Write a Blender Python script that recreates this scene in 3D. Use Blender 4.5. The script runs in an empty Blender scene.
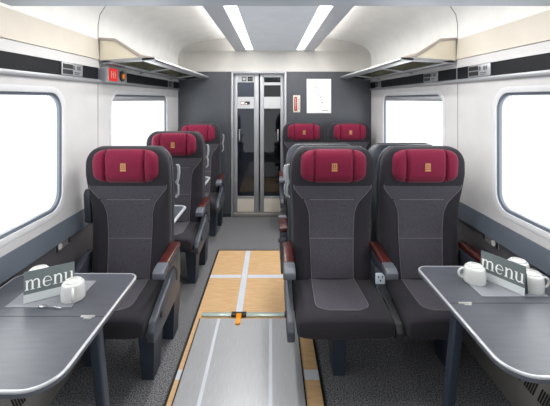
import bpy, bmesh, math, random
from mathutils import Vector, Matrix
random.seed(4)
PI = math.pi
col = bpy.context.scene.collection

# ------------------------------------------------------------------ materials
def srgb(r, g, b):
    f = lambda c: (c/12.92 if c <= .04045 else ((c+.055)/1.055)**2.4)
    return (f(r/255), f(g/255), f(b/255), 1)

def mat(name, rgb, rough=.5, metal=0, noise=None, bump=None, spec=.5, stretch=(1,1,1), coat=0, sheen=0):
    """noise=(scale, darker rgb, contrast)  bump=(scale, strength)"""
    m = bpy.data.materials.new(name); m.use_nodes = True
    nt = m.node_tree; b = nt.nodes['Principled BSDF']
    b.inputs['Base Color'].default_value = srgb(*rgb)
    b.inputs['Roughness'].default_value = rough
    b.inputs['Metallic'].default_value = metal
    b.inputs['Specular IOR Level'].default_value = spec
    b.inputs['Coat Weight'].default_value = coat
    b.inputs['Sheen Weight'].default_value = sheen
    tc = nt.nodes.new('ShaderNodeTexCoord'); mp = nt.nodes.new('ShaderNodeMapping')
    mp.inputs['Scale'].default_value = stretch
    nt.links.new(tc.outputs['Object'], mp.inputs['Vector'])
    if noise is None:
        noise = (6, tuple(max(0, c*.96) for c in rgb), .5)
    n = nt.nodes.new('ShaderNodeTexNoise'); n.inputs['Scale'].default_value = noise[0]
    n.inputs['Detail'].default_value = 4
    nt.links.new(mp.outputs['Vector'], n.inputs['Vector'])
    cr = nt.nodes.new('ShaderNodeValToRGB')
    w = noise[2]/2
    cr.color_ramp.elements[0].position = .5-w; cr.color_ramp.elements[1].position = .5+w
    cr.color_ramp.elements[0].color = srgb(*noise[1]); cr.color_ramp.elements[1].color = srgb(*rgb)
    nt.links.new(n.outputs['Fac'], cr.inputs['Fac'])
    nt.links.new(cr.outputs['Color'], b.inputs['Base Color'])
    if bump:
        n2 = nt.nodes.new('ShaderNodeTexNoise'); n2.inputs['Scale'].default_value = bump[0]
        nt.links.new(mp.outputs['Vector'], n2.inputs['Vector'])
        bp = nt.nodes.new('ShaderNodeBump'); bp.inputs['Strength'].default_value = bump[1]
        bp.inputs['Distance'].default_value = .002
        nt.links.new(n2.outputs['Fac'], bp.inputs['Height']); nt.links.new(bp.outputs['Normal'], b.inputs['Normal'])
    return m

def emit(name, rgb, s):
    m = bpy.data.materials.new(name); m.use_nodes = True
    nt = m.node_tree; nt.nodes.clear()
    o = nt.nodes.new('ShaderNodeOutputMaterial'); e = nt.nodes.new('ShaderNodeEmission')
    e.inputs['Color'].default_value = srgb(*rgb); e.inputs['Strength'].default_value = s
    nt.links.new(e.outputs[0], o.inputs[0]); return m

def glass(name, tint, refl=.08, rough=.02, body=None, bodyfac=0):
    m = bpy.data.materials.new(name); m.use_nodes = True
    nt = m.node_tree; nt.nodes.clear()
    o = nt.nodes.new('ShaderNodeOutputMaterial')
    t = nt.nodes.new('ShaderNodeBsdfTransparent'); t.inputs['Color'].default_value = (*tint, 1)
    g = nt.nodes.new('ShaderNodeBsdfGlossy'); g.inputs['Roughness'].default_value = rough
    mx = nt.nodes.new('ShaderNodeMixShader'); mx.inputs[0].default_value = refl
    nt.links.new(t.outputs[0], mx.inputs[1]); nt.links.new(g.outputs[0], mx.inputs[2])
    out = mx
    if body:
        d = nt.nodes.new('ShaderNodeBsdfDiffuse'); d.inputs['Color'].default_value = srgb(*body)
        m2 = nt.nodes.new('ShaderNodeMixShader'); m2.inputs[0].default_value = bodyfac
        nt.links.new(mx.outputs[0], m2.inputs[1]); nt.links.new(d.outputs[0], m2.inputs[2]); out = m2
    nt.links.new(out.outputs[0], o.inputs[0]); return m

def carpet_mat():
    m = mat('carpet', (138,138,141), rough=.95, noise=(140,(64,65,68),.22), bump=(300,.8), spec=.1)
    return m

def oak_mat():
    m = bpy.data.materials.new('oak'); m.use_nodes = True
    nt = m.node_tree; b = nt.nodes['Principled BSDF']; b.inputs['Roughness'].default_value = .45
    tc = nt.nodes.new('ShaderNodeTexCoord'); mp = nt.nodes.new('ShaderNodeMapping'); mp.inputs['Scale'].default_value = (1.6,14,1)
    nt.links.new(tc.outputs['Object'], mp.inputs['Vector'])
    n = nt.nodes.new('ShaderNodeTexNoise'); n.inputs['Scale'].default_value = 5; n.inputs['Detail'].default_value = 6; n.inputs['Distortion'].default_value = .6
    nt.links.new(mp.outputs['Vector'], n.inputs['Vector'])
    cr = nt.nodes.new('ShaderNodeValToRGB')
    e = cr.color_ramp.elements
    e[0].position = .3; e[0].color = srgb(194,157,112); e[1].position = .7; e[1].color = srgb(214,178,134)
    nt.links.new(n.outputs['Fac'], cr.inputs['Fac']); nt.links.new(cr.outputs['Color'], b.inputs['Base Color'])
    return m

M = dict(
    wall=mat('wall_white', (200,199,200), .45),
    cove=mat('cove_white', (244,243,240), .5),
    beige=mat('beige_panel', (210,202,190), .5),
    fascia=mat('fascia_cream', (196,194,190), .5),
    raft=mat('raft_blue_grey_lightened', (226,233,241), .45),  # cross panel's blue-grey, lightened to stand in for missing bounce light
    crosspanel=mat('cross_panel_blue_grey', (184,192,202), .45),
    raftside=mat('raft_side', (188,192,199), .4),
    sill=mat('sill_blue_grey', (98,106,117), .5),
    dado=mat('dado_grey', (84,82,85), .6),
    dark=mat('dark_charcoal', (38,40,45), .5),
    stripe=mat('stripe_black', (15,17,24), .6, spec=.2),
    rail=mat('alu_rail', (165,167,172), .35, .5),
    gasket=mat('gasket', (92,100,112), .45),
    frame=mat('window_frame_white', (208,209,212), .35),
    joint=mat('joint_dark', (120,116,114), .7),
    carpet=carpet_mat(), oak=oak_mat(),
    bulk=mat('bulkhead_woodgrain', (66,69,76), .4, noise=(5,(58,61,67),.7), stretch=(14,14,.8)),
    alu=mat('brushed_aluminium', (198,200,204), .42, .25, noise=(9,(174,176,181),.7), stretch=(30,1.2,1)),
    doorframe=mat('door_aluminium', (158,160,165), .4, .4),
    tape=mat('pale_tape', (206,212,222), .35),
    greenedge=mat('glass_edge_bar', (190,206,200), .25, .3),
    orange=mat('orange_plastic', (240,150,20), .4),
    black=mat('black_plastic', (18,18,20), .45),
    seatdark=mat('seat_charcoal_fabric', (46,44,50), .88, noise=(260,(34,32,37),.4), bump=(500,.3), spec=.2, sheen=.08),
    seatin=mat('seat_grey_fabric', (82,80,87), .9, noise=(220,(58,56,63),.35), bump=(400,.35), spec=.2, sheen=.1),
    stitch=mat('stitch_grey', (112,108,115), .8),
    red=mat('headrest_maroon', (112,17,50), .8, noise=(180,(97,12,42),.4), bump=(400,.2), spec=.2, sheen=.1),
    redseam=mat('headrest_seam', (62,8,26), .8),
    gold=mat('gold_emblem', (182,136,84), .5, .1),
    shell=mat('seat_shell_blue_grey', (52,57,66), .45),
    panel=mat('side_panel_grey', (62,67,76), .45),
    wood=mat('mahogany', (72,22,18), .3, noise=(4,(50,14,11),.6), stretch=(8,1,8), coat=.3),
    cap=mat('armrest_cap_grey', (84,88,97), .45),
    handle=mat('handle_light_grey', (150,153,158), .4),
    socket=mat('socket_pale', (205,218,226), .4),
    tabletop=mat('table_laminate', (80,83,91), .34, noise=(5,(68,71,78),.6), stretch=(2,12,1)),
    edging=mat('table_edging_silver', (196,199,204), .3, .35),
    leg=mat('table_leg_slate', (46,55,68), .45, .1),
    hinge=mat('hinge_silver', (190,190,186), .3, .6),
    china=mat('white_china', (212,213,211), .25, coat=.3),
    card=mat('menu_card_grey_green', (100,110,111), .5),
    cardstrip=mat('menu_card_strip', (204,209,210), .45),
    white=mat('white_print', (244,245,245), .5),
    mapgrey=mat('map_grey', (142,144,153), .6),
    mapdark=mat('map_dark', (88,90,100), .6),
    matt=mat('placemat_grey', (134,137,143), .45),
    steel=mat('stainless', (200,200,204), .2, .9),
    heater=mat('heater_grey', (122,120,117), .5),
    signred=mat('sign_red', (150,32,34), .5),
    signbeige=mat('sign_beige', (206,198,186), .5),
    signgrey=mat('sign_grey', (188,190,192), .5),
    led=emit('led_red', (232,62,56), 1.0),
    amber=emit('led_amber', (240,130,40), .9),
    lamp=emit('ceiling_lamp', (255,250,242), 5.5),
    cove_led=emit('cove_led', (255,252,247), 26.0),
    pane=glass('window_glass', (.97,.98,.98), .05),
    doorglass=glass('door_glass', (.5,.53,.58), .045, .03),
    shelfglass=glass('shelf_glass', (.42,.43,.38), .12, .1, body=(70,70,60), bodyfac=.45),
    bronze=mat('bracket_bronze', (176,166,158), .4, .2),
    acrylic=mat('cream_panel', (236,226,204), .5),
    vest=mat('vestibule_blue_grey', (120,128,142), .5),
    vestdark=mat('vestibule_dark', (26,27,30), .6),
)

# ------------------------------------------------------------------ mesh helpers
class MB:
    def __init__(s): s.bm = bmesh.new(); s.mats = []; s.cur = 0
    def mat(s, m):
        if m not in s.mats: s.mats.append(m)
        s.cur = s.mats.index(m); return s
    def _tag(s, faces):
        for f in faces: f.material_index = s.cur
    def merge(s, b2, M4=None):
        if M4 is not None: bmesh.ops.transform(b2, matrix=M4, verts=b2.verts)
        for f in b2.faces: f.material_index = s.cur
        me = bpy.data.meshes.new('tmp'); b2.to_mesh(me); b2.free()
        s.bm.from_mesh(me); bpy.data.meshes.remove(me); return s
    def box(s, c, d, bev=0, rot=None, seg=2):
        b = bmesh.new(); bmesh.ops.create_cube(b, size=1)
        bmesh.ops.scale(b, vec=d, verts=b.verts)
        if bev: bmesh.ops.bevel(b, geom=b.edges[:], offset=bev, segments=seg, affect='EDGES', profile=.5)
        T = Matrix.Translation(c)
        if rot is not None: T = T @ rot
        return s.merge(b, T)
    def bx(s, x0, x1, y0, y1, z0, z1, bev=0):
        return s.box(((x0+x1)/2,(y0+y1)/2,(z0+z1)/2), (abs(x1-x0),abs(y1-y0),abs(z1-z0)), bev)
    def prism(s, pts, vec, bev=0, seg=2):
        """pts: closed 3D polygon; extruded by vec"""
        b = bmesh.new(); vs = [b.verts.new(p) for p in pts]; f = b.faces.new(vs)
        r = bmesh.ops.extrude_face_region(b, geom=[f])
        bmesh.ops.translate(b, vec=vec, verts=[v for v in r['geom'] if isinstance(v, bmesh.types.BMVert)])
        bmesh.ops.recalc_face_normals(b, faces=b.faces[:])
        if bev: bmesh.ops.bevel(b, geom=b.edges[:], offset=bev, segments=seg, affect='EDGES', profile=.5)
        return s.merge(b)
    def loft(s, rings, cap=True, closed=True):
        b = bmesh.new(); R = [[b.verts.new(p) for p in r] for r in rings]
        n = len(R[0])
        for i in range(len(R)-1):
            for j in range(n if closed else n-1):
                k = (j+1) % n
                b.faces.new((R[i][j], R[i][k], R[i+1][k], R[i+1][j]))
        if cap and closed:
            b.faces.new(R[0][::-1]); b.faces.new(R[-1])
        bmesh.ops.recalc_face_normals(b, faces=b.faces[:])
        return s.merge(b)
    def grid(s, rows):
        return s.loft(rows, cap=False, closed=False)
    def tube(s, pts, r, n=8, close=False):
        pts = [Vector(p) for p in pts]; rings = []
        N = len(pts); up = None
        for i, p in enumerate(pts):
            if close: t = pts[(i+1) % N]-pts[i-1]
            else: t = pts[min(i+1,N-1)]-pts[max(i-1,0)]
            t.normalize()
            if up is None: up = Vector((0,0,1)) if abs(t.z) < .9 else Vector((1,0,0))
            a = t.cross(up)
            if a.length < 1e-4: a = t.cross(Vector((0,1,0)))
            a.normalize(); b = a.cross(t).normalized(); up = b
            rr = r[i] if isinstance(r, (list,tuple)) else r
            rings.append([p + a*rr*math.cos(2*PI*k/n) + b*rr*math.sin(2*PI*k/n) for k in range(n)])
        if close: rings.append(rings[0])
        return s.loft(rings, cap=not close)
    def lathe(s, prof, c=(0,0,0), n=28, cap=True):
        c = Vector(c)
        rings = [[c+Vector((r*math.cos(2*PI*k/n), r*math.sin(2*PI*k/n), z)) for k in range(n)] for r, z in prof]
        return s.loft(rings, cap=cap)
    def cyl(s, a, b, r, n=20): return s.tube([a,b], r, n)
    def plate_with_holes(s, outer, holes, thick_vec):
        """outer/holes: lists of 3D points, planar"""
        b = bmesh.new(); edges = []
        for lp in [outer]+holes:
            vs = [b.verts.new(p) for p in lp]
            edges += [b.edges.new((vs[i], vs[(i+1) % len(vs)])) for i in range(len(vs))]
        bmesh.ops.triangle_fill(b, use_beauty=True, use_dissolve=False, edges=edges)
        r = bmesh.ops.extrude_face_region(b, geom=b.faces[:])
        bmesh.ops.translate(b, vec=thick_vec, verts=[v for v in r['geom'] if isinstance(v, bmesh.types.BMVert)])
        bmesh.ops.recalc_face_normals(b, faces=b.faces[:])
        return s.merge(b)
    def build(s, name, parent=None, ang=35, loc=None):
        me = bpy.data.meshes.new(name)
        bmesh.ops.remove_doubles(s.bm, verts=s.bm.verts, dist=1e-6)
        s.bm.to_mesh(me); s.bm.free()
        for m in s.mats: me.materials.append(m)
        me.polygons.foreach_set('use_smooth', [True]*len(me.polygons))
        me.set_sharp_from_angle(angle=math.radians(ang))
        o = bpy.data.objects.new(name, me); col.objects.link(o)
        if parent is not None: o.parent = parent
        if loc: o.location = loc
        return o

def mb(m): return MB().mat(M[m])
def tag(o, label=None, cat=None, group=None, kind=None):
    if label: o['label'] = label
    if cat: o['category'] = cat
    if group: o['group'] = group
    if kind: o['kind'] = kind
    return o
def thing(name, label, cat, loc=(0,0,0), rz=0, group=None):
    o = bpy.data.objects.new(name, None); col.objects.link(o)
    o.empty_display_size = .05
    o.location = loc; o.rotation_euler = (0,0,rz)
    return tag(o, label, cat, group)
def struct(o): return tag(o, kind='structure')
def rrect(x0, x1, y0, y1, r, n=8):
    """rounded rectangle as list of 2-D points, ccw"""
    if not isinstance(r, (list,tuple)): r = [r]*4
    out = []
    for (cx, cy, a, rr) in ((x1,y0,-90,r[0]),(x1,y1,0,r[1]),(x0,y1,90,r[2]),(x0,y0,180,r[3])):
        sx = -1 if cx == x1 else 1; sy = -1 if cy == y1 else 1
        for k in range(n+1):
            t = math.radians(a+90*k/n)
            out.append((cx+sx*rr+rr*math.cos(t), cy+sy*rr+rr*math.sin(t)))
    return out
def lerp_tab(tab, v):
    if v <= tab[0][0]: return tab[0][1]
    for (a, fa), (b, fb) in zip(tab, tab[1:]):
        if v <= b:
            t = (v-a)/(b-a); return fa+(fb-fa)*t
    return tab[-1][1]
def sstep(t): t = max(0, min(1, t)); return t*t*(3-2*t)

# ------------------------------------------------------------------ camera
F = 353.0; H = 1.6; CX = -.05
cam = bpy.data.cameras.new('camera'); co = bpy.data.objects.new('camera', cam); col.objects.link(co)
co.location = (CX,0,H); co.rotation_euler = (PI/2,0,0)
cam.sensor_width = 36; cam.lens = F/550*36; cam.shift_x = 4/550; cam.shift_y = -104/550
cam.clip_start = .02
bpy.context.scene.camera = co

# ------------------------------------------------------------------ the setting
W = 1.31; YB = -.9; YE = 4.79
struct(mb('carpet').bx(-1.4,1.4,YB,6.2,-.06,0).build('floor'))
WINDOWS = ((.67,2.12),(2.80,4.25)); WZ = (.955,1.625)
tw = 0; nwin = 0
for side, sg in (('left',-1),('right',1)):
    holes = [[(sg*W,p[0],p[1]) for p in rrect(a-.02,b+.02,WZ[0]-.02,WZ[1]+.02,.115)] for a, b in WINDOWS]
    outer = [(sg*W,YB,.86),(sg*W,YE+.06,.86),(sg*W,YE+.06,1.74),(sg*W,YB,1.74)]
    w = struct(mb('wall').plate_with_holes(outer, holes, (sg*.07,0,0)).build('wall_'+side, ang=25))
    # lower parts of the wall
    b = mb('sill'); b.prism([(sg*(W+.07),YB,.745),(sg*(W-.012),YB,.745),(sg*(W-.012),YB,.75),(sg*(W-.004),YB,.862),(sg*(W+.07),YB,.862)], (0,YE-YB,0)); b.build('sill_ledge', w)
    b = mb('dado'); b.bx(sg*(W+.01),sg*(W+.07),YB,YE,0,.745); b.build('dado_panel', w)
    h = mb('heater'); h.prism([(sg*(W+.01),.2,0),(sg*(W-.10),.2,0),(sg*(W-.10),.2,.15),(sg*(W-.06),.2,.235),(sg*(W+.01),.2,.26)], (0,4.4,0)); ho = h.build('heater_cover', w)
    g = mb('black')
    nrm = Vector((-sg*.09,0,.04)).normalized(); tl = Vector((sg*.04,0,.085)).normalized()
    for k in range(40):
        yy = .9+k*.09
        for q in range(5):
            c = Vector((sg*(W-.08),yy+q*.014,.193))+nrm*.001
            rot = Matrix((Vector((nrm.x,0,nrm.z)),Vector((0,1,0)),tl)).transposed().to_4x4()
            g.box(c, (.003,.007,.06), 0, rot)
    g.build('grille_slots', ho)
    # upper parts
    b = mb('rail'); b.bx(sg*(W-.022),sg*(W+.07),YB,YE,1.715,1.742,.006); b.build('lower_rail', w)
    b = mb('stripe'); b.bx(sg*(W-.006),sg*(W+.07),YB,YE,1.742,1.825); b.build('black_stripe', w)
    b = mb('wall'); b.prism([(sg*(W+.07),YB,1.825),(sg*(W-.012),YB,1.825),(sg*(W-.004),YB,1.885),(sg*(W+.07),YB,1.885)], (0,YE-YB,0)); b.build('white_band', w)
    b = mb('beige'); b.prism([(sg*(W+.07),YB,1.887),(sg*(W-.012),YB,1.887),(sg*(W-.002),YB,2.035),(sg*(W+.07),YB,2.035)], (0,YE-YB,0)); b.build('beige_panel', w)
    j = mb('joint')
    j.bx(sg*(W-.0015),sg*(W+.01),2.568,2.572,.865,1.715)
    j.bx(sg*(W-.014),sg*(W+.01),2.568,2.572,1.83,2.035); j.build('panel_joint', w)
    b = mb('rail'); b.bx(sg*(W-.008),sg*W,2.564,2.574,1.742,1.825); b.build('joint_cover', w)
    # windows
    for a, c in WINDOWS:
        nwin += 1
        fr = mb('frame'); ri = rrect(a-.012,c+.012,WZ[0]-.012,WZ[1]+.012,.105); ro = rrect(a-.045,c+.045,WZ[0]-.045,WZ[1]+.045,.135)
        rings = []
        for (pts, xo) in ((ro,.002),(ro,-.003),([(p[0]*.4+q[0]*.6,p[1]*.4+q[1]*.6) for p,q in zip(ro,ri)],-.006),(ri,-.002),(ri,.03)):
            rings.append([(sg*(W+xo),p[0],p[1]) for p in pts])
        fr.loft(rings, cap=False)
        f = struct(fr.build('window_%d' % nwin))
        rj = rrect(a+.002,c-.002,WZ[0]+.004,WZ[1]-.004,.09)
        gk = mb('gasket'); gk.loft([[(sg*(W+xo),p[0],p[1]) for p in pts] for pts, xo in ((ri,.004),(rj,.010),(rj,.026),(ri,.026))], cap=False)
        gk.build('gasket', f)
        if a > 2:
            bl = mb('rail'); bl.bx(sg*(W+.002),sg*(W+.018),a+.03,c-.03,WZ[1]-.045,WZ[1]-.003,.008); bl.build('blind_housing', f)
        pn = mb('pane'); pn.bx(sg*(W+.019),sg*(W+.024),a,c,WZ[0],WZ[1]); pn.build('pane', f)

# vaulted ceiling (one shell) and joint lines
arch = [(-1.31,2.035),(-1.31,2.14),(-1.297,2.215),(-1.255,2.28),(-1.17,2.33),(-1.05,2.365),(-.90,2.395),(-.7,2.42),(-.45,2.445),(0,2.455)]
arch = arch+[(-x,z) for x, z in arch[-2::-1]]
outer = [(x*1.06,z+.06) for x, z in arch]
b = mb('cove')
b.loft([[(x,y,z) for x, z in arch+outer[::-1]] for y in (YB,YE+.06)])
ceil = struct(b.build('ceiling'))
j = mb('joint')
for sg in (-1,1):
    j.tube([(sg*abs(x)-sg*.001,2.57,z-.001) for x, z in arch[:7]], .0025, 6)
j.build('panel_joint', ceil)
# hanging raft with lamps
RZ = 2.238
raft = mb('raft'); raft.bx(-.283,.283,1.35,YE-.04,RZ,RZ+.05)
raft = struct(raft.build('trim_1'))
for sg in (-1,1):
    b = mb('raftside'); b.prism([(sg*.375,1.35,RZ-.006),(sg*.52,1.35,RZ-.002),(sg*.53,1.35,RZ+.03),(sg*.375,1.35,RZ+.055)], (0,YE-.04-1.35,0)); b.build('raft_wing', raft)
    b = mb('raftside'); b.bx(sg*.28,sg*.377,1.35,YE-.04,RZ+.02,RZ+.05); b.build('lamp_housing', raft)
    l = mb('lamp'); l.bx(sg*.284,sg*.372,1.37,YE-.16,RZ+.006,RZ+.019,.003)
    tag(l.build('ceiling_light'), 'long white light strip along the %s edge of the ceiling raft' % ('left' if sg < 0 else 'right'), 'light', 'strip lights in the ceiling raft')
    l = mb('cove_led'); l.bx(sg*.50,sg*.535,1.37,YE-.06,RZ+.075,RZ+.085)
    b2 = l.build('glow_strip', raft)
    b = mb('raftside')
    for y in (1.6,2.8,4.0,4.6): b.bx(sg*.36,sg*.40,y,y+.05,RZ+.05,2.45)
    b.build('hanger', raft)
# near cross panel of the ceiling
b = mb('crosspanel'); b.prism([(-1.18,1.53,2.0),(-1.18,1.18,2.0),(-1.18,1.1,2.06),(-1.18,1.1,2.30),(-1.18,1.2,2.33),(-1.18,1.36,2.3),(-1.18,1.5,2.04)], (2.36,0,0), .012); struct(b.build('trim_2'))

# end wall: fascia + bulkhead + doors
xL, xR = -.592, .160
b = mb('fascia'); pts = [(x,YE,z) for x, z in arch]; pts = [(-1.31,YE,1.97)]+pts+[(1.31,YE,1.97)]
b.prism(pts[::-1], (0,.06,0)); end = struct(b.build('wall_end'))
b = mb('fascia')  # curved lip under the raft
rows = []
for k in range(11):
    t = k/10; z = 1.972+.268*t; row = []
    for q in range(-24,25):
        x = q/24*1.24; e = 1-abs(x/1.24)**3
        row.append((x, YE-.004-.10*e*t*t, z+(-.0 if abs(x) < .6 else 0)))
    rows.append(row)
b.grid(rows); b.build('curved_fascia', end)
b = mb('bulk'); b.bx(-W,xL,YE,YE+.06,0,1.972); b.build('dark_panel', end)
b = mb('bulk'); b.bx(xR,W,YE,YE+.06,0,1.972); b.build('dark_panel', end)
b = mb('dark'); b.bx(-W,xL,YE-.006,YE,0,.05); b.bx(xR,W,YE-.006,YE,0,.05); b.build('skirting', end)
fr = mb('doorframe'); fr.bx(xL,xL+.03,YE-.02,YE+.06,0,1.972,.005); fr.bx(xR-.03,xR,YE-.02,YE+.06,0,1.972,.005); fr.bx(xL,xR,YE-.015,YE+.06,1.945,1.974,.005)
fr.build('door_jamb', end)
b = mb('heater'); b.bx(xL+.03,xR-.03,YE-.01,YE+.14,0,.045,.006); b.build('threshold', end)
def ux(u): return (u-271)/72.6-.05
doors = ((xL+.03,ux(237.5),ux(254),ux(258.8),True),(ux(260),ux(264),ux(280.5),xR-.03,False))
for i, (a, g0, g1, c, left) in enumerate(doors):
    y0, y1 = YE+.06, YE+.10
    d = mb('doorframe'); d.bx(a,g0,y0,y1,.05,1.945,.004); d.bx(g1,c,y0,y1,.05,1.945,.004)
    d.bx(g0,g1,y0,y1,1.925,1.945); d.bx(g0,g1,y0,y1,.235,.262,.003)
    d = struct(d.build('door_%d' % (i+1)))
    k = mb('beige'); k.bx(g0,g1,y0+.004,y1-.004,.05,.235); k.build('kick_panel', d)
    p = mb('doorglass'); p.bx(g0,g1,y0+.018,y0+.024,.26,1.93); p.build('pane', d)
    s = mb('signgrey'); s.bx(g0,g1,y0+.010,y0+.017,1.47,1.63)
    if left: s.bx(g0,g1,y0+.010,y0+.017,1.83,1.928)
    else: s.bx(g0,g1,y0+.010,y0+.017,1.79,1.83); s.bx(g0,g1,y0+.010,y0+.017,1.90,1.928)
    s.build('pale_band', d)
    if left:
        n = mb('black'); yf = y0+.009
        def sq(x, z, w, h, m): n.mat(M[m]); n.bx(x,x+w,yf-.001,yf+.001,z,z+h)
        sq(g0+.062,1.845,.06,.062,'black'); sq(g0+.140,1.845,.07,.062,'black'); n.mat(M['signgrey'])
        n.bx(g0+.073,g0+.111,yf-.003,yf,1.857,1.895)
        n.mat(M['mapgrey']); n.bx(g0+.150,g0+.200,yf-.003,yf,1.872,1.878)
        sq(g0+.045,1.522,.05,.045,'signred'); n.mat(M['white']); n.bx(g0+.052,g0+.088,yf-.003,yf,1.53,1.56)
        sq(g0+.105,1.522,.065,.045,'black'); n.mat(M['white']); n.bx(g0+.112,g0+.13,yf-.003,yf,1.528,1.545)
        n.build('door_pictograms', d)
    hd = mb('handle'); hx = g0+.03 if left else g1-.035
    hd.tube([(hx,y0-.002,1.02),(hx,y0-.035,1.04),(hx,y0-.035,1.16),(hx,y0-.002,1.18)], .009, 8); hd.build('pull_handle', d)
# vestibule behind the doors
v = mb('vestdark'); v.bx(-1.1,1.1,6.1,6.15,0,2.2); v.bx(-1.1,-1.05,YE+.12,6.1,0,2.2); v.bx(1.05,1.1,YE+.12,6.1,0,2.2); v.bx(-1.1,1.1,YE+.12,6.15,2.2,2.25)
v = struct(v.build('wall_vestibule'))
b = mb('vest'); b.bx(-.95,-.30,5.5,6.08,0,2.1,.03); b.build('locker', v)

# ------------------------------------------------------------------ floor pieces in the aisle
t = thing('oak_floor_board', 'light oak access board let into the carpet of the aisle', 'floor board', (-.185,2.45,0))
b = mb('oak'); b.bx(-.412,.412,-1.6,1.262,0,.008); b.build('board', t)
b = mb('black')
b.bx(-.424,-.410,-1.6,1.274,0,.010); b.bx(.410,.424,-1.6,1.274,0,.010); b.bx(-.424,.424,1.260,1.274,0,.010); b.build('edge_trim', t)
t = thing('aluminium_ramp_plate', 'brushed aluminium plate lying on the oak board between the seats', 'metal plate', (-.215,1.7,.0095))
b = mb('alu'); b.bx(-.345,.345,-.85,.85,0,.005,.0015); b.build('plate', t)
for x in (-.21,.162):
    b = mb('tape'); b.bx(x-.010,x+.010,-.85,.845,.0052,.0062); b.build('guide_line', t)
b = mb('black'); b.bx(-.352,-.345,-.85,.85,0,.006); b.bx(.345,.352,-.85,.85,0,.006); b.build('side_seal', t)
for i, (x0, x1) in enumerate(((-.555,-.345),(-.235,.13))):
    b = mb('greenedge'); b.bx(x0,x1,2.572,2.612,.0095,.024,.004)
    tag(b.build('edge_bar'), 'pale green metal bar at the plate end, %s of the orange tab' % ('left' if i == 0 else 'right'), 'bar', 'bars along the far end of the metal plate')
t = thing('latch', 'small black latch with orange pull tab at the end of the metal plate', 'latch', (-.285,2.575,.0145))
b = mb('black'); b.bx(-.055,-.02,-.01,.035,0,.016,.003); b.bx(.02,.055,-.01,.035,0,.016,.003); b.bx(-.055,.055,.012,.035,0,.014,.003); b.build('bracket', t)
b = mb('orange'); b.prism([(-.020,.02,.002),(.020,.02,.002),(.017,-.10,.002),(-.015,-.10,.002)], (0,0,.012), .002); b.build('pull_tab', t)
for lab, x0, x1, y0, y1, z in (
    ('pale tape running lengthwise along the middle of the oak board','', 0, 0, 0, 0),):
    b = mb('tape'); b.bx(-.313,-.264,2.615,3.70,.0085,.0095)
    tag(b.build('tape_strip'), lab, 'tape', 'tape strips on the oak board')
b = mb('tape'); b.bx(-.595,-.32,3.14,3.195,.0085,.0095); tag(b.build('tape_strip'), 'left arm of the pale tape cross on the oak board', 'tape', 'tape strips on the oak board')
b = mb('tape'); b.bx(-.258,.225,3.14,3.195,.0085,.0095); tag(b.build('tape_strip'), 'right arm of the pale tape cross, running under the aisle seat', 'tape', 'tape strips on the oak board')
b = mb('tape'); b.bx(.142,.226,2.00,2.075,.0085,.0095); tag(b.build('tape_strip'), 'short pale tape on the oak strip right of the metal plate', 'tape', 'tape strips on the oak board')
b = mb('tape'); b.bx(-.596,-.57,2.00,2.075,.0085,.0095); tag(b.build('tape_strip'), 'short pale tape on the narrow oak edge left of the metal plate', 'tape', 'tape strips on the oak board')

# ------------------------------------------------------------------ seats (local frame: faces -y, y=0 back/cushion joint)
TH = .055
def hwb(z):
    h = lerp_tab([(.40,.250),(.70,.254),(.92,.258),(1.04,.266),(1.12,.268),(1.2,.264)], z)
    if z > 1.185:
        r = .115; q = min(z-1.185, r); h = .264-r+math.sqrt(max(0, r*r-q*q))
    return h
def rec(z): return lerp_tab([(.40,.0),(.45,.0),(.6,.022),(.75,.034),(.88,.026),(.96,.010),(1.04,-.016),(1.12,-.036),(1.2,-.044),(1.31,-.040)], z)
def hwi(z): return lerp_tab([(.45,.133),(.86,.145),(.93,.165),(1.03,.245),(1.3,.27)], z)
def bumpf(x, z): return .026*sstep((abs(x)-hwi(z))/.05)*sstep((1.16-z)/.12)
def front(x, z):
    h = hwb(z); q = min(1, abs(x)/h)
    return rec(z)+TH-TH*(max(0, 1-q**5))**(1/5)-bumpf(x, z)*(max(0,1-q**8))
def backrest():
    b = mb('seatdark'); rings = []
    zs = [.40+.03*k for k in range(27)]+[1.20,1.22,1.24,1.256,1.27,1.281,1.290,1.297]
    n = 26
    for z in zs:
        h = hwb(z); ring = []
        sq = 1 if z < 1.27 else math.sqrt(max(0.04, 1-((z-1.27)/.028)**2))
        for k in range(n+1):
            x = -h*math.cos(PI*k/n); y = front(x, z); yc = rec(z)+TH
            ring.append((x, yc+(y-yc)*sq, z))
        for k in range(1, n):
            x = h*math.cos(PI*k/n); q = abs(x)/h; y = rec(z)+TH+.045*(1-q**5)**(1/5); yc = rec(z)+TH
            ring.append((x, yc+(y-yc)*sq, z))
        rings.append(ring)
    b.loft(rings); return b
def back_insert():
    b = mb('seatin'); rows = []
    zs = [.455+.595*k/26 for k in range(27)]
    for z in zs:
        h = hwi(z)-.003
        rows.append([(h*(-1+2*k/12), front(h*(-1+2*k/12), z)-.0035, z) for k in range(13)])
    b.grid(rows)
    b.mat(M['stitch'])
    for sg in (-1,1):
        pts = []
        for k in range(26):
            z = .455+.6*k/25; x = sg*hwi(z)
            pts.append((x, front(x, z)-.002, z))
        b.tube(pts, .0022, 5)
    for z in (.955,.70):
        b.tube([(x*.01, front(x*.01, z)-.003, z) for x in range(-14,15,2)], .0018, 5)
    return b
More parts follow.
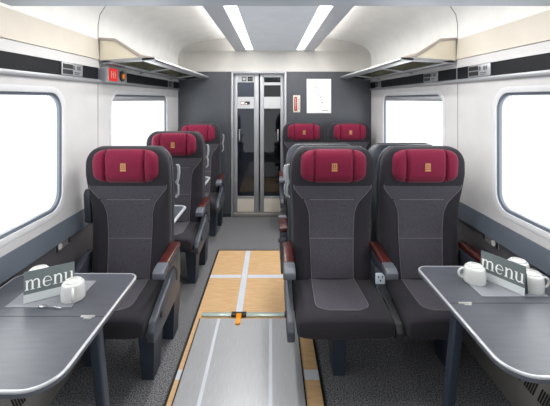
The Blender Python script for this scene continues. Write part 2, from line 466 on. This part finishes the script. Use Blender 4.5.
def headrest():
    b = mb('red'); w, h = .207, .108; zc = 1.178; e = 4.0
    def S(x, z): return min(1, ((abs(x)/w)**e+(abs(z)/h)**e)**(1/e))
    def surf(x, z):
        s = S(x, z); g = 1-.5*math.exp(-((abs(x)-.122)/.007)**2)
        return front(x, min(z+zc,1.22))+.008-(.046*(1-s**4)**.5*g+.020*sstep((abs(x)-.12)/.07)*(1-s**6)**.5)
    rows = []
    for k in range(29):
        z = h*math.sin(-PI/2+PI*k/28)
        wz = w*(max(0,1-abs(z/h)**e))**(1/e); wz = max(wz, .02)
        rows.append([(wz*math.sin(PI/2*q/36), surf(wz*math.sin(PI/2*q/36), z), z+zc) for q in range(-36,37)])
    b.grid(rows)
    b.mat(M['redseam'])
    for sg in (-1,1):
        b.tube([(sg*.122, surf(sg*.122, -.103+.206*k/24)-.001, zc-.103+.206*k/24) for k in range(25)], .0026, 6)
    return b
def emblem():
    b = mb('gold'); zc = 1.178; y = front(0, 1.178)-.0385
    def r(x0, x1, z0, z1): b.bx(x0,x1,y-.002,y+.002,zc+z0,zc+z1)
    for x in (-.016,-.0035,.009): r(x,x+.007,-.004,.022)
    r(-.016,.016,.018,.025)
    r(-.017,.017,-.010,-.006)
    for x in (-.017,-.005,.007): r(x,x+.010,-.024,-.014)
    return b
def cush_z(x, y):
    q = min(1, abs(x)/.258)
    return .40+.056*(max(0,1-q**5))**(1/5)+.012*sstep(-y/.4)*1-.012*math.exp(-(x/.13)**4)*sstep((y+.42)/.1)
def cushion():
    b = mb('seatdark'); rings = []
    ys = [(.07,.85),(.05,1),(0,1),(-.06,1),(-.12,1),(-.18,1),(-.24,1),(-.30,1),(-.35,1),(-.385,.985),(-.405,.94),(-.42,.86),(-.43,.73),(-.435,.55)]
    n = 24
    for y, s in ys:
        ring = []
        for k in range(n+1):
            x = -.258*math.cos(PI*k/n); z = cush_z(x, y); ring.append((x*(1-(1-s)*.12), y, .415+(z-.415)*s))
        for k in range(1, n):
            x = .258*math.cos(PI*k/n); z = .40-.058*(1-min(1,abs(x)/.258)**5)**(1/5); ring.append((x*(1-(1-s)*.12), y, .40+(z-.40)*s))
        rings.append(ring)
    b.loft(rings); return b
def cushion_insert():
    b = mb('seatin'); rows = []; edgeL = []; edgeR = []
    for k in range(17):
        y = .0-.355*k/16
        c = .355+y
        h = .136+.012*k/16
        if c < .06: h = h-.06+math.sqrt(max(0,.0036-(.06-c)**2))
        rows.append([(h*(-1+2*j/10), y, cush_z(h*(-1+2*j/10), y)+.003) for j in range(11)])
        edgeL.append((-h, y, cush_z(h,y)+.003)); edgeR.append((h, y, cush_z(h,y)+.003))
    b.grid(rows); b.mat(M['stitch']); b.tube(edgeL+edgeR[::-1], .0022, 5)
    return b
def back_shell():
    b = mb('shell'); rings = []
    zs = [.34+.06*k for k in range(15)]+[1.22,1.25,1.275,1.291]
    for z in zs:
        h = hwb(max(z,.4))+.004; ring = []; y0 = rec(z)+TH+.012; n = 16
        for k in range(n+1):
            x = -h*math.cos(PI*k/n); ring.append((x, y0, z))
        for k in range(0, n+1):
            x = h*math.cos(PI*k/n); q = abs(x)/h; ring.append((x, y0+.006+.062*(max(0,1-q**6))**(1/6)*(1 if z < 1.25 else .75), z))
        rings.append(ring)
    b.loft(rings); return b
def arm_parts(root, x, yf=-.295, yb=.06):
    a = mb('shell')
    prof = [(yb,.60),(yb,.632),(-.05,.628),(yf+.005,.628),(yf,.600),(yf+.06,.588),(-.08,.575),(-.02,.52),(.0,.44),(yb+.03,.44)]
    a.prism([(x-.026,p[0],p[1]) for p in prof], (.052,0,0), .006); a = a.build('armrest', root)
    w = mb('wood')
    w.prism([(x-.031,p[0],p[1]) for p in ((yb,.634),(yb+.002,.668),(-.06,.663),(yf+.085,.655),(yf+.085,.634))], (.062,0,0), .009, 3)
    tag(w.build('wood_top', a), 'polished red mahogany armrest top')
    c = mb('cap'); c.prism([(x-.033,p[0],p[1]) for p in ((yf+.083,.628),(yf+.083,.657),(yf+.02,.652),(yf-.012,.636),(yf-.014,.602),(yf+.01,.592))], (.066,0,0), .007, 3); c.build('end_cap', a)
    return a
def side_panel(root, x, knob=0, m='panel', low=0):
    p = mb(m)
    prof = [(.10,.60),(.02,.60),(-.06,.55),(-.16,.50),(-.30,.462),(-.40,.43),(-.432,.39),(-.425,.335),(-.38,.318),(.08,.33)]
    if low: prof = [(.08,.46),(-.16,.455),(-.30,.44),(-.40,.42),(-.428,.385),(-.42,.345),(-.38,.325),(.08,.33)]
    p.prism([(x-.02,q[0],q[1]) for q in prof], (.04,0,0), .007); p = p.build('side_panel', root)
    if knob:
        k = mb('black'); k.cyl((x+knob*.019,-.32,.42),(x+knob*.030,-.32,.42),.016)
        k.build('recline_knob', p)
def make_seat(label, x, y, rz=0, aisle=1, left=None, right=None, legs=((.2,-.24),), tray=False, handle=True, group=None, socket=False, sz=1):
    r = thing('passenger_seat', label, 'seat', (x,y,0), rz, group)
    r.scale = (1,1,sz)
    cs = cushion().build('seat_cushion', r, 50); cushion_insert().build('fabric_panel', cs, 50)
    bk = backrest().build('backrest', r, 50); back_insert().build('fabric_panel', bk, 50)
    hr = headrest().build('headrest', r, 60); tag(emblem().build('emblem', hr), 'small gold emblem')
    tag(hr, 'maroon padded headrest with two vertical seams')
    back_shell().build('back_shell', r, 50)
    for side, kind in ((-1,left),(1,right)):
        ax = .280 if socket and side == 1 else side*.288
        if kind == 'arm':
            arm_parts(r, ax); side_panel(r, ax, side if side == aisle else 0, *(('panel',0) if side == aisle else ('dark',1)))
        elif kind == 'folded':
            a = mb('panel'); a.prism([(ax-.026,p[0],p[1]) for p in ((.10,.77),(.06,.79),(.045,.98),(.07,1.01),(.105,.99),(.125,.78))], (.045,0,0), .01); a.build('folded_armrest', r)
            side_panel(r, ax, 0)
        elif kind == 'plain': side_panel(r, ax, 0)
    if socket:
        s = mb('shell'); ax = .280
        s.prism([(ax-.032,p[0],p[1]) for p in ((.06,.56),(-.085,.56),(-.10,.45),(-.2,.44),(-.2,.36),(.06,.36))], (.064,0,0), .004); s = s.build('console', r)
        k = mb('socket'); k.box((ax-.005,-.097,.503),(.058,.012,.068),.006); k.mat(M['dark'])
        for dx, dz in ((-.012,.012),(.012,.012),(0,-.010)): k.box((ax-.005+dx,-.104,.503+dz),(.006,.003,.012))
        tag(k.build('power_socket', s), 'pale blue-white power socket')
    f = mb('dark'); f.bx(-.245,.245,-.36,.08,.315,.352,.01); f.bx(-.28,.28,-.05,.03,.27,.32,.008); f.build('base_frame', r)
    for lx, ly in legs:
        l = mb('leg')
        top = [(lx-.05,ly-.06),(lx+.05,ly-.06),(lx+.05,ly+.10),(lx-.05,ly+.10)]; bot = [(lx-.032,ly-.025),(lx+.032,ly-.025),(lx+.032,ly+.10),(lx-.032,ly+.10)]
        l.loft([[(a,c,z) for a, c in q] for q, z in ((bot,0),(bot,.03),(top,.32))]); l.build('leg', r)
    if handle:
        hx = aisle*.292; hnd = mb('handle')
        hnd.loft([[(hx+dx+aisle*ox,.155+dy+oy,z) for dx, dy in ((-.007,-.013),(.007,-.013),(.010,.0),(.007,.013),(-.007,.013),(-.010,0))] for z, ox, oy in ((1.03,-.022,.0),(1.06,-.012,.0),(1.10,-.008,-.002),(1.14,-.010,-.004),(1.155,-.018,-.006))])
        hnd.tube([(hx-aisle*.028,.15,1.04),(hx-aisle*.012,.15,1.01),(hx-aisle*.012,.15,.95),(hx-aisle*.028,.15,.93)], .008, 8)
        hnd.build('grab_handle', r)
    if tray:
        tt = mb('panel'); pts = rrect(-.225,.225,.20,.60,.05); tt.prism([(p[0],p[1],.722) for p in pts], (0,0,.014)); tt = tt.build('tray_table', r)
        e = mb('edging'); e.tube([(p[0],p[1],.731) for p in pts], .011, 8, True); e.build('tray_rim', tt)
        
        for q in (-.185,.185): a = mb('shell'); a.bx(q-.015,q+.015,.14,.34,.70,.7215,.004); a.build('tray_arm', tt)
    return r

YJ = 2.255
make_seat('dark grey seat with maroon headrest behind the left table, nearest on the left', -.962, YJ, 0, 1, 'folded', 'arm', ((.21,-.22),(-.17,-.12),(.23,.12)), True)
make_seat('single grey seat in the left row, second from the left table', -.948, YJ+1.05, 0, 1, 'plain', 'arm', ((.21,-.22),(-.17,-.12),(.23,.12)), True)
make_seat('single grey seat on the left nearest to the dark end wall', -.940, YJ+2.10, 0, 1, 'plain', 'arm', ((.21,-.22),(-.17,-.12),(.23,.12)), False)
make_seat('near aisle seat of the right pair, beside the metal plate, fully in view', .342, YJ, 0, -1, 'arm', 'arm', ((-.0,-.19),), socket=True)
make_seat('near window seat of the right pair, facing the right table', .917, YJ, 0, 1, None, 'arm', ((.1,-.12),), handle=False)
make_seat('aisle seat facing away, back to back with the near right aisle seat', .330, 2.65, PI, 1, 'arm', 'arm', ((0,-.19),), sz=.98)
make_seat('window seat facing away, back to back with the near right window seat', .93, 2.65, PI, -1, 'folded', None, ((0,-.19),), handle=False, sz=.98)
make_seat('far aisle seat of the pair in front of the route map, facing the camera', .368, YJ+2.27, 0, -1, 'arm', 'arm', ((0,-.19),))
make_seat('far window seat of the pair against the end wall on the right', .953, YJ+2.27, 0, 1, None, 'arm', ((0,-.19),), handle=False)

# ------------------------------------------------------------------ tables
def make_table(label, sg, xin, xout, y0, y1, yh):
    t = thing('table', label, 'table', (0,0,0))
    t.location = (sg*(xin+xout)/2,(y0+y1)/2,0); ox, oy = t.location.x, t.location.y
    a, c = sorted((sg*xin, sg*xout))
    rad = [.10,.05,.06,.06] if sg < 0 else [.06,.06,.05,.10]
    pts = rrect(a-ox,c-ox,y0-oy,y1-oy,rad, 10)
    inner = rrect(a-ox+.008,c-ox-.008,y0-oy+.008,y1-oy-.008,[q-.008 for q in rad], 10)
    mid = rrect(a-ox+.003,c-ox-.003,y0-oy+.003,y1-oy-.003,[q-.003 for q in rad], 10)
    e = mb('cap')
    e.loft([[(p[0],p[1],z) for p in q] for q, z in ((inner,.716),(mid,.717),(pts,.720),(pts,.733))], cap=False)
    e.mat(M['edging']); e.loft([[(p[0],p[1],z) for p in q] for q, z in ((pts,.733),(pts,.738),(mid,.7405),(inner,.7405),(inner,.738))], cap=False)
    top = mb('tabletop'); top.prism([(p[0],p[1],.7165) for p in inner], (0,0,.023)); top = top.build('table_top', t)
    e.build('silver_edging', top)
    g = mb('black'); g.bx(a-ox+.012,c-ox-.012,yh-oy-.0015,yh-oy+.0015,.7385,.7400); g.build('leaf_joint', top)
    h = mb('hinge'); hx = sg*(xin+.075)-ox; h.box((hx,yh-oy,.7405),(.055,.012,.003),.001); h.box((hx+.005,yh-oy-.012,.7405),(.03,.008,.003),.001); h.build('hinge', top)
    l = mb('leg'); lx = sg*(xin+.066)-ox
    l.loft([[(lx+dx+ox2,dy+yc-oy,z) for dx, dy in rrect(-.021,.021,-.024,.024,.01,3)] for z, yc, ox2 in ((0,yh+.15,0),(.36,yh+.095,0),(.712,yh+.035,0))]); l.build('leg', t)
    f = mb('dark'); f.bx(lx-.03, lx+.03, yh-.04-oy, yh+.10-oy, .700,.716,.004); f.build('leg_bracket', t)
    w = mb('dark'); w.bx(sg*1.16-ox,sg*1.318-ox,y0+.06-oy,y1-.06-oy,.655,.713,.006); w.build('wall_bracket', t)
    f = mb('dark'); f.bx(lx-.04,lx+.04,yh+.09-oy,yh+.21-oy,0,.012,.004); f.build('foot', t)
    return t
make_table('dark grey laminate table with silver edge at the left window', -1, .700, 1.288, 1.036, 1.745, 1.397)
make_table('dark grey laminate table with silver edge at the right window', 1, .693, 1.288, 1.09, 1.82, 1.488)

# ------------------------------------------------------------------ things on the tables
TZ = .7402
def mug(label, x, y, hdir):
    r = thing('mug', label, 'mug', (x,y,TZ+.0018), hdir, 'upturned white mugs on the tables'); r.scale = (1,1,.85)
    b = mb('china')
    b.lathe([(.040,.004),(.0435,.0),(.047,.0),(.048,.004),(.0475,.03),(.046,.06),(.044,.075),(.041,.081),(.036,.0835),(.034,.084),(.033,.089),(.029,.089),(.0275,.081),(.012,.080),(.001,.080)], cap=False); b.build('body', r, 50)
    h = mb('china'); pts = []
    for k in range(13):
        a = -PI*.55+PI*1.1*k/12
        pts.append((.044+.026*max(0,math.cos(a))**.8, 0, .042+.026*math.sin(a)))
    pts[0] = (.042,0,.018); pts[-1] = (.040,0,.066)
    h.tube(pts, [.0055]*13, 8); h.build('handle', r, 60)
    return r
mug('white upturned mug in front of the menu card on the left table', -.905, 1.525, math.radians(-62))
mug('white upturned mug mostly hidden behind the left menu card', -1.125, 1.635, math.radians(100))
mug('white upturned mug left of the menu card on the right table, handle pointing left', .910, 1.664, math.radians(170))
mug('white upturned mug behind the menu card on the right table, only top visible', 1.150, 1.715, math.radians(60))
mug('white upturned mug at right end of the right menu card, handle pointing right', 1.126, 1.592, math.radians(-8))

def letters(b, h, depthf):
    """serif 'menu' in the x-z plane, starting x=0, x-height h; returns width"""
    T = .0012
    def rect(x0, x1, z0, z1): b.prism([(x0,0,z0),(x1,0,z0),(x1,0,z1),(x0,0,z1)], (0,T,0))
    def poly(p): b.prism([(x,0,z) for x, z in p], (0,T,0))
    st = h*.19; th = h*.06
    def stem(x, z1=None, foot=True, head=True):
        rect(x,x+st,0,z1 or h)
        if foot: rect(x-st*.55,x+st*1.55,0,th)
        if head: poly([(x-st*.6,h*.93),(x,h*.9),(x+st,h),(x+st,h*1.0),(x-st*.0,h*.985)])
    def arch(x0, x1):
        n = 10; cx = (x0+x1)/2; ro = (x1-x0)/2
        zc = h*.62
        for k in range(n):
            a0 = PI-PI*k/n; a1 = PI-PI*(k+1)/n
            def pt(a, r, e): return (cx+r*math.cos(a)+(e if False else 0), zc+(h*.40 if r == ro else h*.29)*math.sin(a))
            ri0 = ro-(th+ (st-th)*(k/n)); ri1 = ro-(th+(st-th)*((k+1)/n))
            poly([(cx+ro*math.cos(a0),zc+h*.40*math.sin(a0)),(cx+ro*math.cos(a1),zc+h*.40*math.sin(a1)),(cx+ri1*math.cos(a1),zc+h*.29*math.sin(a1)),(cx+ri0*math.cos(a0),zc+h*.29*math.sin(a0))])
        rect(x1-st,x1,0,zc); rect(x1-st*1.55,x1+st*.55,0,th)
    x = st*.6
    stem(x); arch(x+st*.6,x+h*.72); arch(x+h*.60,x+h*1.32); x += h*1.32+st*1.3
    # e
    cx, cz, ro = x+h*.44, h*.5, h*.44; n = 22
    for k in range(n):
        a0 = math.radians(0+318*k/n); a1 = math.radians(0+318*(k+1)/n)
        def wd(a): return th+(st-th)*max(0,math.cos(a-PI))**1
        q = lambda a, i: (cx+(ro-(wd(a) if i else 0))*math.cos(a), cz+(h*.52-(th if i else 0)*1.2)*math.sin(a))
        poly([q(a0,0),q(a1,0),q(a1,1),q(a0,1)])
    rect(cx-ro*.85,cx+ro,cz-th*.4,cz+th*.7); x += h*.88+st*1.3
    stem(x); arch(x+st*.6,x+h*.78); x += h*.78+st*1.5
    # u
    rect(x,x+st,h*.35,h); rect(x-st*.6,x+st,h-th,h)
    x1 = x+h*.78; rect(x1-st,x1,0,h); rect(x1-st*1.6,x1,h-th,h); rect(x1-st*.5,x1+st*.6,0,th)
    n = 10; cx = (x+x1-st*.4)/2; ro = cx-x
    for k in range(n):
        a0 = PI+PI*k/n; a1 = PI+PI*(k+1)/n; zc = h*.38
        w0 = st+(th-st)*(k/n); w1 = st+(th-st)*((k+1)/n)
        poly([(cx+ro*math.cos(a0),zc+h*.40*math.sin(a0)),(cx+ro*math.cos(a1),zc+h*.40*math.sin(a1)),(cx+(ro-w1)*math.cos(a1),zc+h*.28*math.sin(a1)),(cx+(ro-w0)*math.cos(a0),zc+h*.28*math.sin(a0))])
    return x1+st*.6
def menu_card(label, p0, p1, hgt, lean, leaf=.075):
    p0 = Vector((*p0,TZ+.0022)); p1 = Vector((*p1,TZ+.0022)); d = p1-p0; L = d.length; rz = math.atan2(d.y, d.x)
    r = thing('menu_card', label, 'menu card', tuple(p0), rz, 'tented menu cards')
    R = Matrix.Rotation(-lean, 4, 'X')
    def face(o): o.matrix_local = R; return o
    b = mb('card'); b.bx(0,L,0,.0016,hgt*.27,hgt); face(b.build('front_leaf', r))
    b = mb('cardstrip'); b.bx(0,L,-.0002,.0016,.001,hgt*.27); face(b.build('pale_strip', r))
    top = R @ Vector((0,0,hgt))
    b = mb('card'); b.prism([(0,top.y,top.z),(L,top.y,top.z),(L,top.y+leaf,0.001),(0,top.y+leaf,0.001)], (0,.0014,0)); b.build('back_leaf', r)
    g = mb('white'); w = letters(g, 1.0, 0); s = L*.96/w
    bmesh.ops.transform(g.bm, matrix=Matrix.Translation((L*.02,-.0014,hgt*.40)) @ Matrix.Diagonal((s,1,s*1.05,1)), verts=g.bm.verts)
    tag(face(g.build('lettering', r)), 'white serif word menu')
    return r
menu_card('grey menu card standing beside the mug on the left table', (-1.085,1.475), (-.925,1.575), .125, math.radians(12))
menu_card('grey menu card standing between the mugs on the right table', (.956,1.702), (1.050,1.533), .127, math.radians(6), .02)
for lab, x0, x1, y0, y1 in (('pale grey place mat under the menu card on the left table',-1.15,-.875,1.455,1.668),('pale grey place mat under the menu card on the right table',.868,1.16,1.535,1.735)):
    b = mb('matt'); b.bx(x0,x1,y0,y1,TZ,TZ+.0012); tag(b.build('place_mat'), lab, 'place mat', 'place mats')
t = thing('teaspoon', 'small steel teaspoon lying below the menu card on the left table', 'spoon', (-.995,1.462,TZ+.0016), math.radians(-12))
b = mb('steel'); b.loft([[(x,w*math.cos(2*PI*k/12),.0035+.0028*math.sin(2*PI*k/12)-.002*(1-abs(w)/.012)) for k in range(12)] for x, w in ((-.018,.003),(-.013,.009),(0,.0115),(.012,.009),(.019,.004))]); b.build('bowl', t)
b = mb('steel'); b.tube([(.017,0,.004),(.04,0,.007),(.075,0,.004),(.09,0,.0038)], [.002,.002,.0028,.0025], 6); b.build('handle', t)

# ------------------------------------------------------------------ luggage racks
def rack(label, sg):
    y0, y1 = 2.575, YE-.01
    r = thing('luggage_rack', label, 'luggage rack', (sg*W,y0,1.865))
    L = y1-y0
    X = lambda x: sg*(x-W)        # x: distance from the coach axis
    f = mb('rail'); f.prism([(X(.885),0,.022),(X(.90),0,.012),(X(.985),0,.010),(X(1.0),0,.022),(X(.99),0,.036),(X(.90),0,.044)], (0,L,0), .004); f.build('front_rail', r)
    b = mb('rail'); b.prism([(X(1.20),0,-.008),(X(1.27),0,-.012),(X(1.298),0,.004),(X(1.27),0,.022),(X(1.20),0,.012)], (0,L,0), .004); b.build('rear_rail', r)
    g = mb('shelfglass'); g.prism([(X(.995),.02,.022),(X(.995),.02,.028),(X(1.205),.02,.006),(X(1.205),.02,.0)], (0,L-.03,0)); g.build('glass_shelf', r)
    for k in range(2):
        a = mb('rail'); yy = .75+k*1.0; a.prism([(X(.99),yy,.016),(X(.99),yy,.030),(X(1.27),yy,.008),(X(1.29),yy,-.03),(X(1.25),yy,-.018)], (0,.03,0), .003); a.build('support_arm', r)
    e = mb('bronze')
    e.prism([(X(1.308),0,.165),(X(1.308),0,.185),(X(1.19),0,.178),(X(1.0),0,.058),(X(.9),0,.042),(X(.93),0,.024),(X(1.01),0,.038),(X(1.185),0,.155)], (0,.03,0), .004)
    e.build('bracket_top_bar', r)
    e = mb('rail'); e.prism([(X(1.298),0,-.004),(X(1.298),0,.018),(X(1.0),0,.040),(X(.9),0,.042),(X(.9),0,.022),(X(1.0),0,.012)], (0,.03,0), .004); e.build('bracket_lower_bar', r)
    p = mb('acrylic'); p.prism([(X(1.305),.008,.012),(X(1.305),.008,.168),(X(1.185),.008,.160),(X(1.0),.008,.036)], (0,.010,0)); p.build('end_panel', r)
rack('silver luggage rack above the windows on the left wall', -1)
rack('silver luggage rack above the windows on the right wall', 1)

# ------------------------------------------------------------------ displays and signs on the walls
def seat_display(label, sg, yc, w=.20, rev=False):
    r = thing('seat_number_display', label, 'seat display', (sg*(W-.006),yc,1.784), 0, 'seat number displays on the black stripe')
    f = mb('rail'); f.box((-sg*.004,0,0),(.008,w,.078),.002); f.build('plate', r)
    b = mb('black'); s = sg
    for z in (.017,-.017): b.box((-sg*.009,s*w*.23,z),(.003,w*.44,.027))
    b.build('black_window', r)
    g = mb('mapdark')
    for k in range(4):
        if k != 1: g.box((-sg*.009,-s*w*(.06+.095*k),.013),(.002,w*.06,.026))
    g.box((-sg*.009,-s*w*.22,-.016),(.002,w*.26,.006)); g.box((-sg*.009,-s*w*.20,-.027),(.002,w*.2,.005))
    g.build('seat_symbols', r)
seat_display('silver seat number display on the left black stripe above the near window', -1, 2.22, .235)
seat_display('silver seat number display on the right stripe nearest the camera', 1, 2.29, .245)
seat_display('silver seat number display on the right stripe just beyond the wall joint', 1, 2.985, .26)
seat_display('silver seat number display on the right stripe closest to the end wall', 1, 4.45, .22)
seat_display('silver seat number display on the left stripe closest to the end wall', -1, 4.40, .22)
r = thing('information_display', 'grey box with red lit screen on the left wall below the luggage rack', 'display', (-W+.005,2.58,1.725))
b = mb('rail'); b.prism([(0,0,0),(.065,0,0),(.062,0,.112),(0,0,.112)], (0,.34,0), .005); b.build('case', r)
b = mb('led'); b.bx(.0635,.067,.012,.155,.010,.104,.001); b.build('red_screen', r)
b = mb('signbeige')
for k in range(3):
    b.bx(.0672,.068,.045+.03*k,.052+.03*k,.03,.085); b.bx(.0672,.068,.05+.03*k,.062+.03*k,.055+.01*(k%2),.062+.01*(k%2))
b.build('screen_digits', r)
b = mb('black'); b.cyl((.062,.235,.055),(.073,.235,.055),.042); b.mat(M['amber']); b.cyl((.073,.25,.055),(.075,.25,.055),.022); b.build('amber_lamp', r)
for sg, yc, zc, lab in ((-1,2.14,.720,'small socket panel with white button on the left wall above the table'),(1,2.19,.720,'small socket panel with white button on the right wall above the table')):
    r = thing('socket_panel', lab, 'socket', (sg*(W+.0095),yc,zc), 0, 'socket panels beside the tables')
    f = mb('joint'); f.box((-sg*.004,0,0),(.008,.155,.05),.003); f.build('plate', r)
    b = mb('black'); b.box((-sg*.0085,-.062,0),(.003,.022,.046)); b.build('black_slot', r)
    b = mb('black'); b.box((-sg*.0085,.066,.004),(.003,.014,.04)); b.build('black_slot', r)
    b = mb('china'); b.cyl((-sg*.006,-.035,0),(-sg*.014,-.035,0),.018); b.build('round_button', r)
# route map poster and red sign on the bulkhead
r = thing('route_map', 'white route map poster on the dark end wall', 'poster', (.60,YE-.001,1.64))
b = mb('white'); b.bx(-.165,.165,-.006,0,-.232,.232,.002); b.build('sheet', r)
b = mb('mapgrey')
land = [(-.09,.15),(-.06,.17),(-.02,.165),(.0,.13),(-.02,.11),(.0,.07),(.02,.03),(.04,0),(.06,-.06),(.05,-.10),(.03,-.11),(.04,-.05),(.01,-.01),(-.02,.04),(-.05,.09),(-.08,.12)]
for (a, c), (d, e) in zip(land[2:9], land[3:10]): b.tube([(a,-.007,c),(d,-.007,e)], .0022, 4)
for k in range(26):
    b.box((random.uniform(-.10,.11),-.0065,random.uniform(-.17,.18)),(random.uniform(.01,.03),.001,.003))
b.mat(M['mapdark'])
for a, c in ((-.06,.165),(-.035,.16),(-.07,.12),(-.05,.115),(-.025,.11),(-.03,.06),(-.005,.02),(.02,-.015),(.035,-.05),(.04,-.09)): b.box((a,-.0068,c),(.015,.002,.011),0)
b.mat(M['mapgrey']); b.box((.08,-.0065,-.195),(.08,.001,.008))
b.build('map_print', r)
r = thing('red_sign', 'narrow beige plate with dark red panel on the end wall beside the route map', 'sign', (.298,YE-.001,1.535))
b = mb('signbeige'); b.bx(-.048,.048,-.010,0,-.115,.115,.004); b.build('plate', r)
b = mb('signred'); b.bx(-.034,.006,-.013,-.009,-.095,.095,.001); b.build('red_panel', r)
b = mb('white')
for k in range(13):
    b.box((-.014,-.0135,-.072+.012*k),(.010 if k % 3 else .006,.001,.004))
b.build('sign_marks', r)
b = mb('mapgrey')
for k in range(5): b.box((.027,-.0105,-.06+.03*k),(.018,.001,.012))
b.build('small_print', r)

# ------------------------------------------------------------------ light
wd = bpy.data.worlds.new('sky'); bpy.context.scene.world = wd; wd.use_nodes = True
bg = wd.node_tree.nodes['Background']; bg.inputs['Color'].default_value = (1,1,1,1); bg.inputs['Strength'].default_value = 1.35
def area(name, loc, rot, sx, sy, p, c=(1,1,1)):
    l = bpy.data.lights.new(name, 'AREA'); l.shape = 'RECTANGLE'; l.size = sx; l.size_y = sy; l.energy = p; l.color = c
    o = bpy.data.objects.new(name, l); col.objects.link(o); o.location = loc; o.rotation_euler = rot; return o
for a, c in WINDOWS:
    for sg in (-1,1):
        area('daylight', (sg*1.45,(a+c)/2,1.32), (0,-sg*PI/2*-1 if False else sg*PI/2,0), .66, 1.4, 13, (.97,.985,1))
for sg in (-1,1): area('strip_lamp', (sg*.328,2.95,RZ-.008), (0,0,0), .07, 3.1, 27, (1,.985,.96))
area('vestibule_fill', (-.4,5.1,2.15), (0,0,0), .3, .3, 5)  # unseen fill light added to lift the dark space behind the door glass
area('saloon_fill', (0,.2,2.3), (0,0,0), 1.2, 1.2, 4, (1,.985,.96))  # added fill light above the camera, brightens the seat fronts; no fixture there

sc = bpy.context.scene
sc.view_settings.view_transform = 'Standard'
sc.view_settings.look = 'None'
sc.view_settings.exposure = 0
sc.cycles.max_bounces = 8; sc.cycles.diffuse_bounces = 5; sc.cycles.transparent_max_bounces = 12
sc.cycles.sample_clamp_indirect = 4; sc.cycles.caustics_reflective = False; sc.cycles.caustics_refractive = False
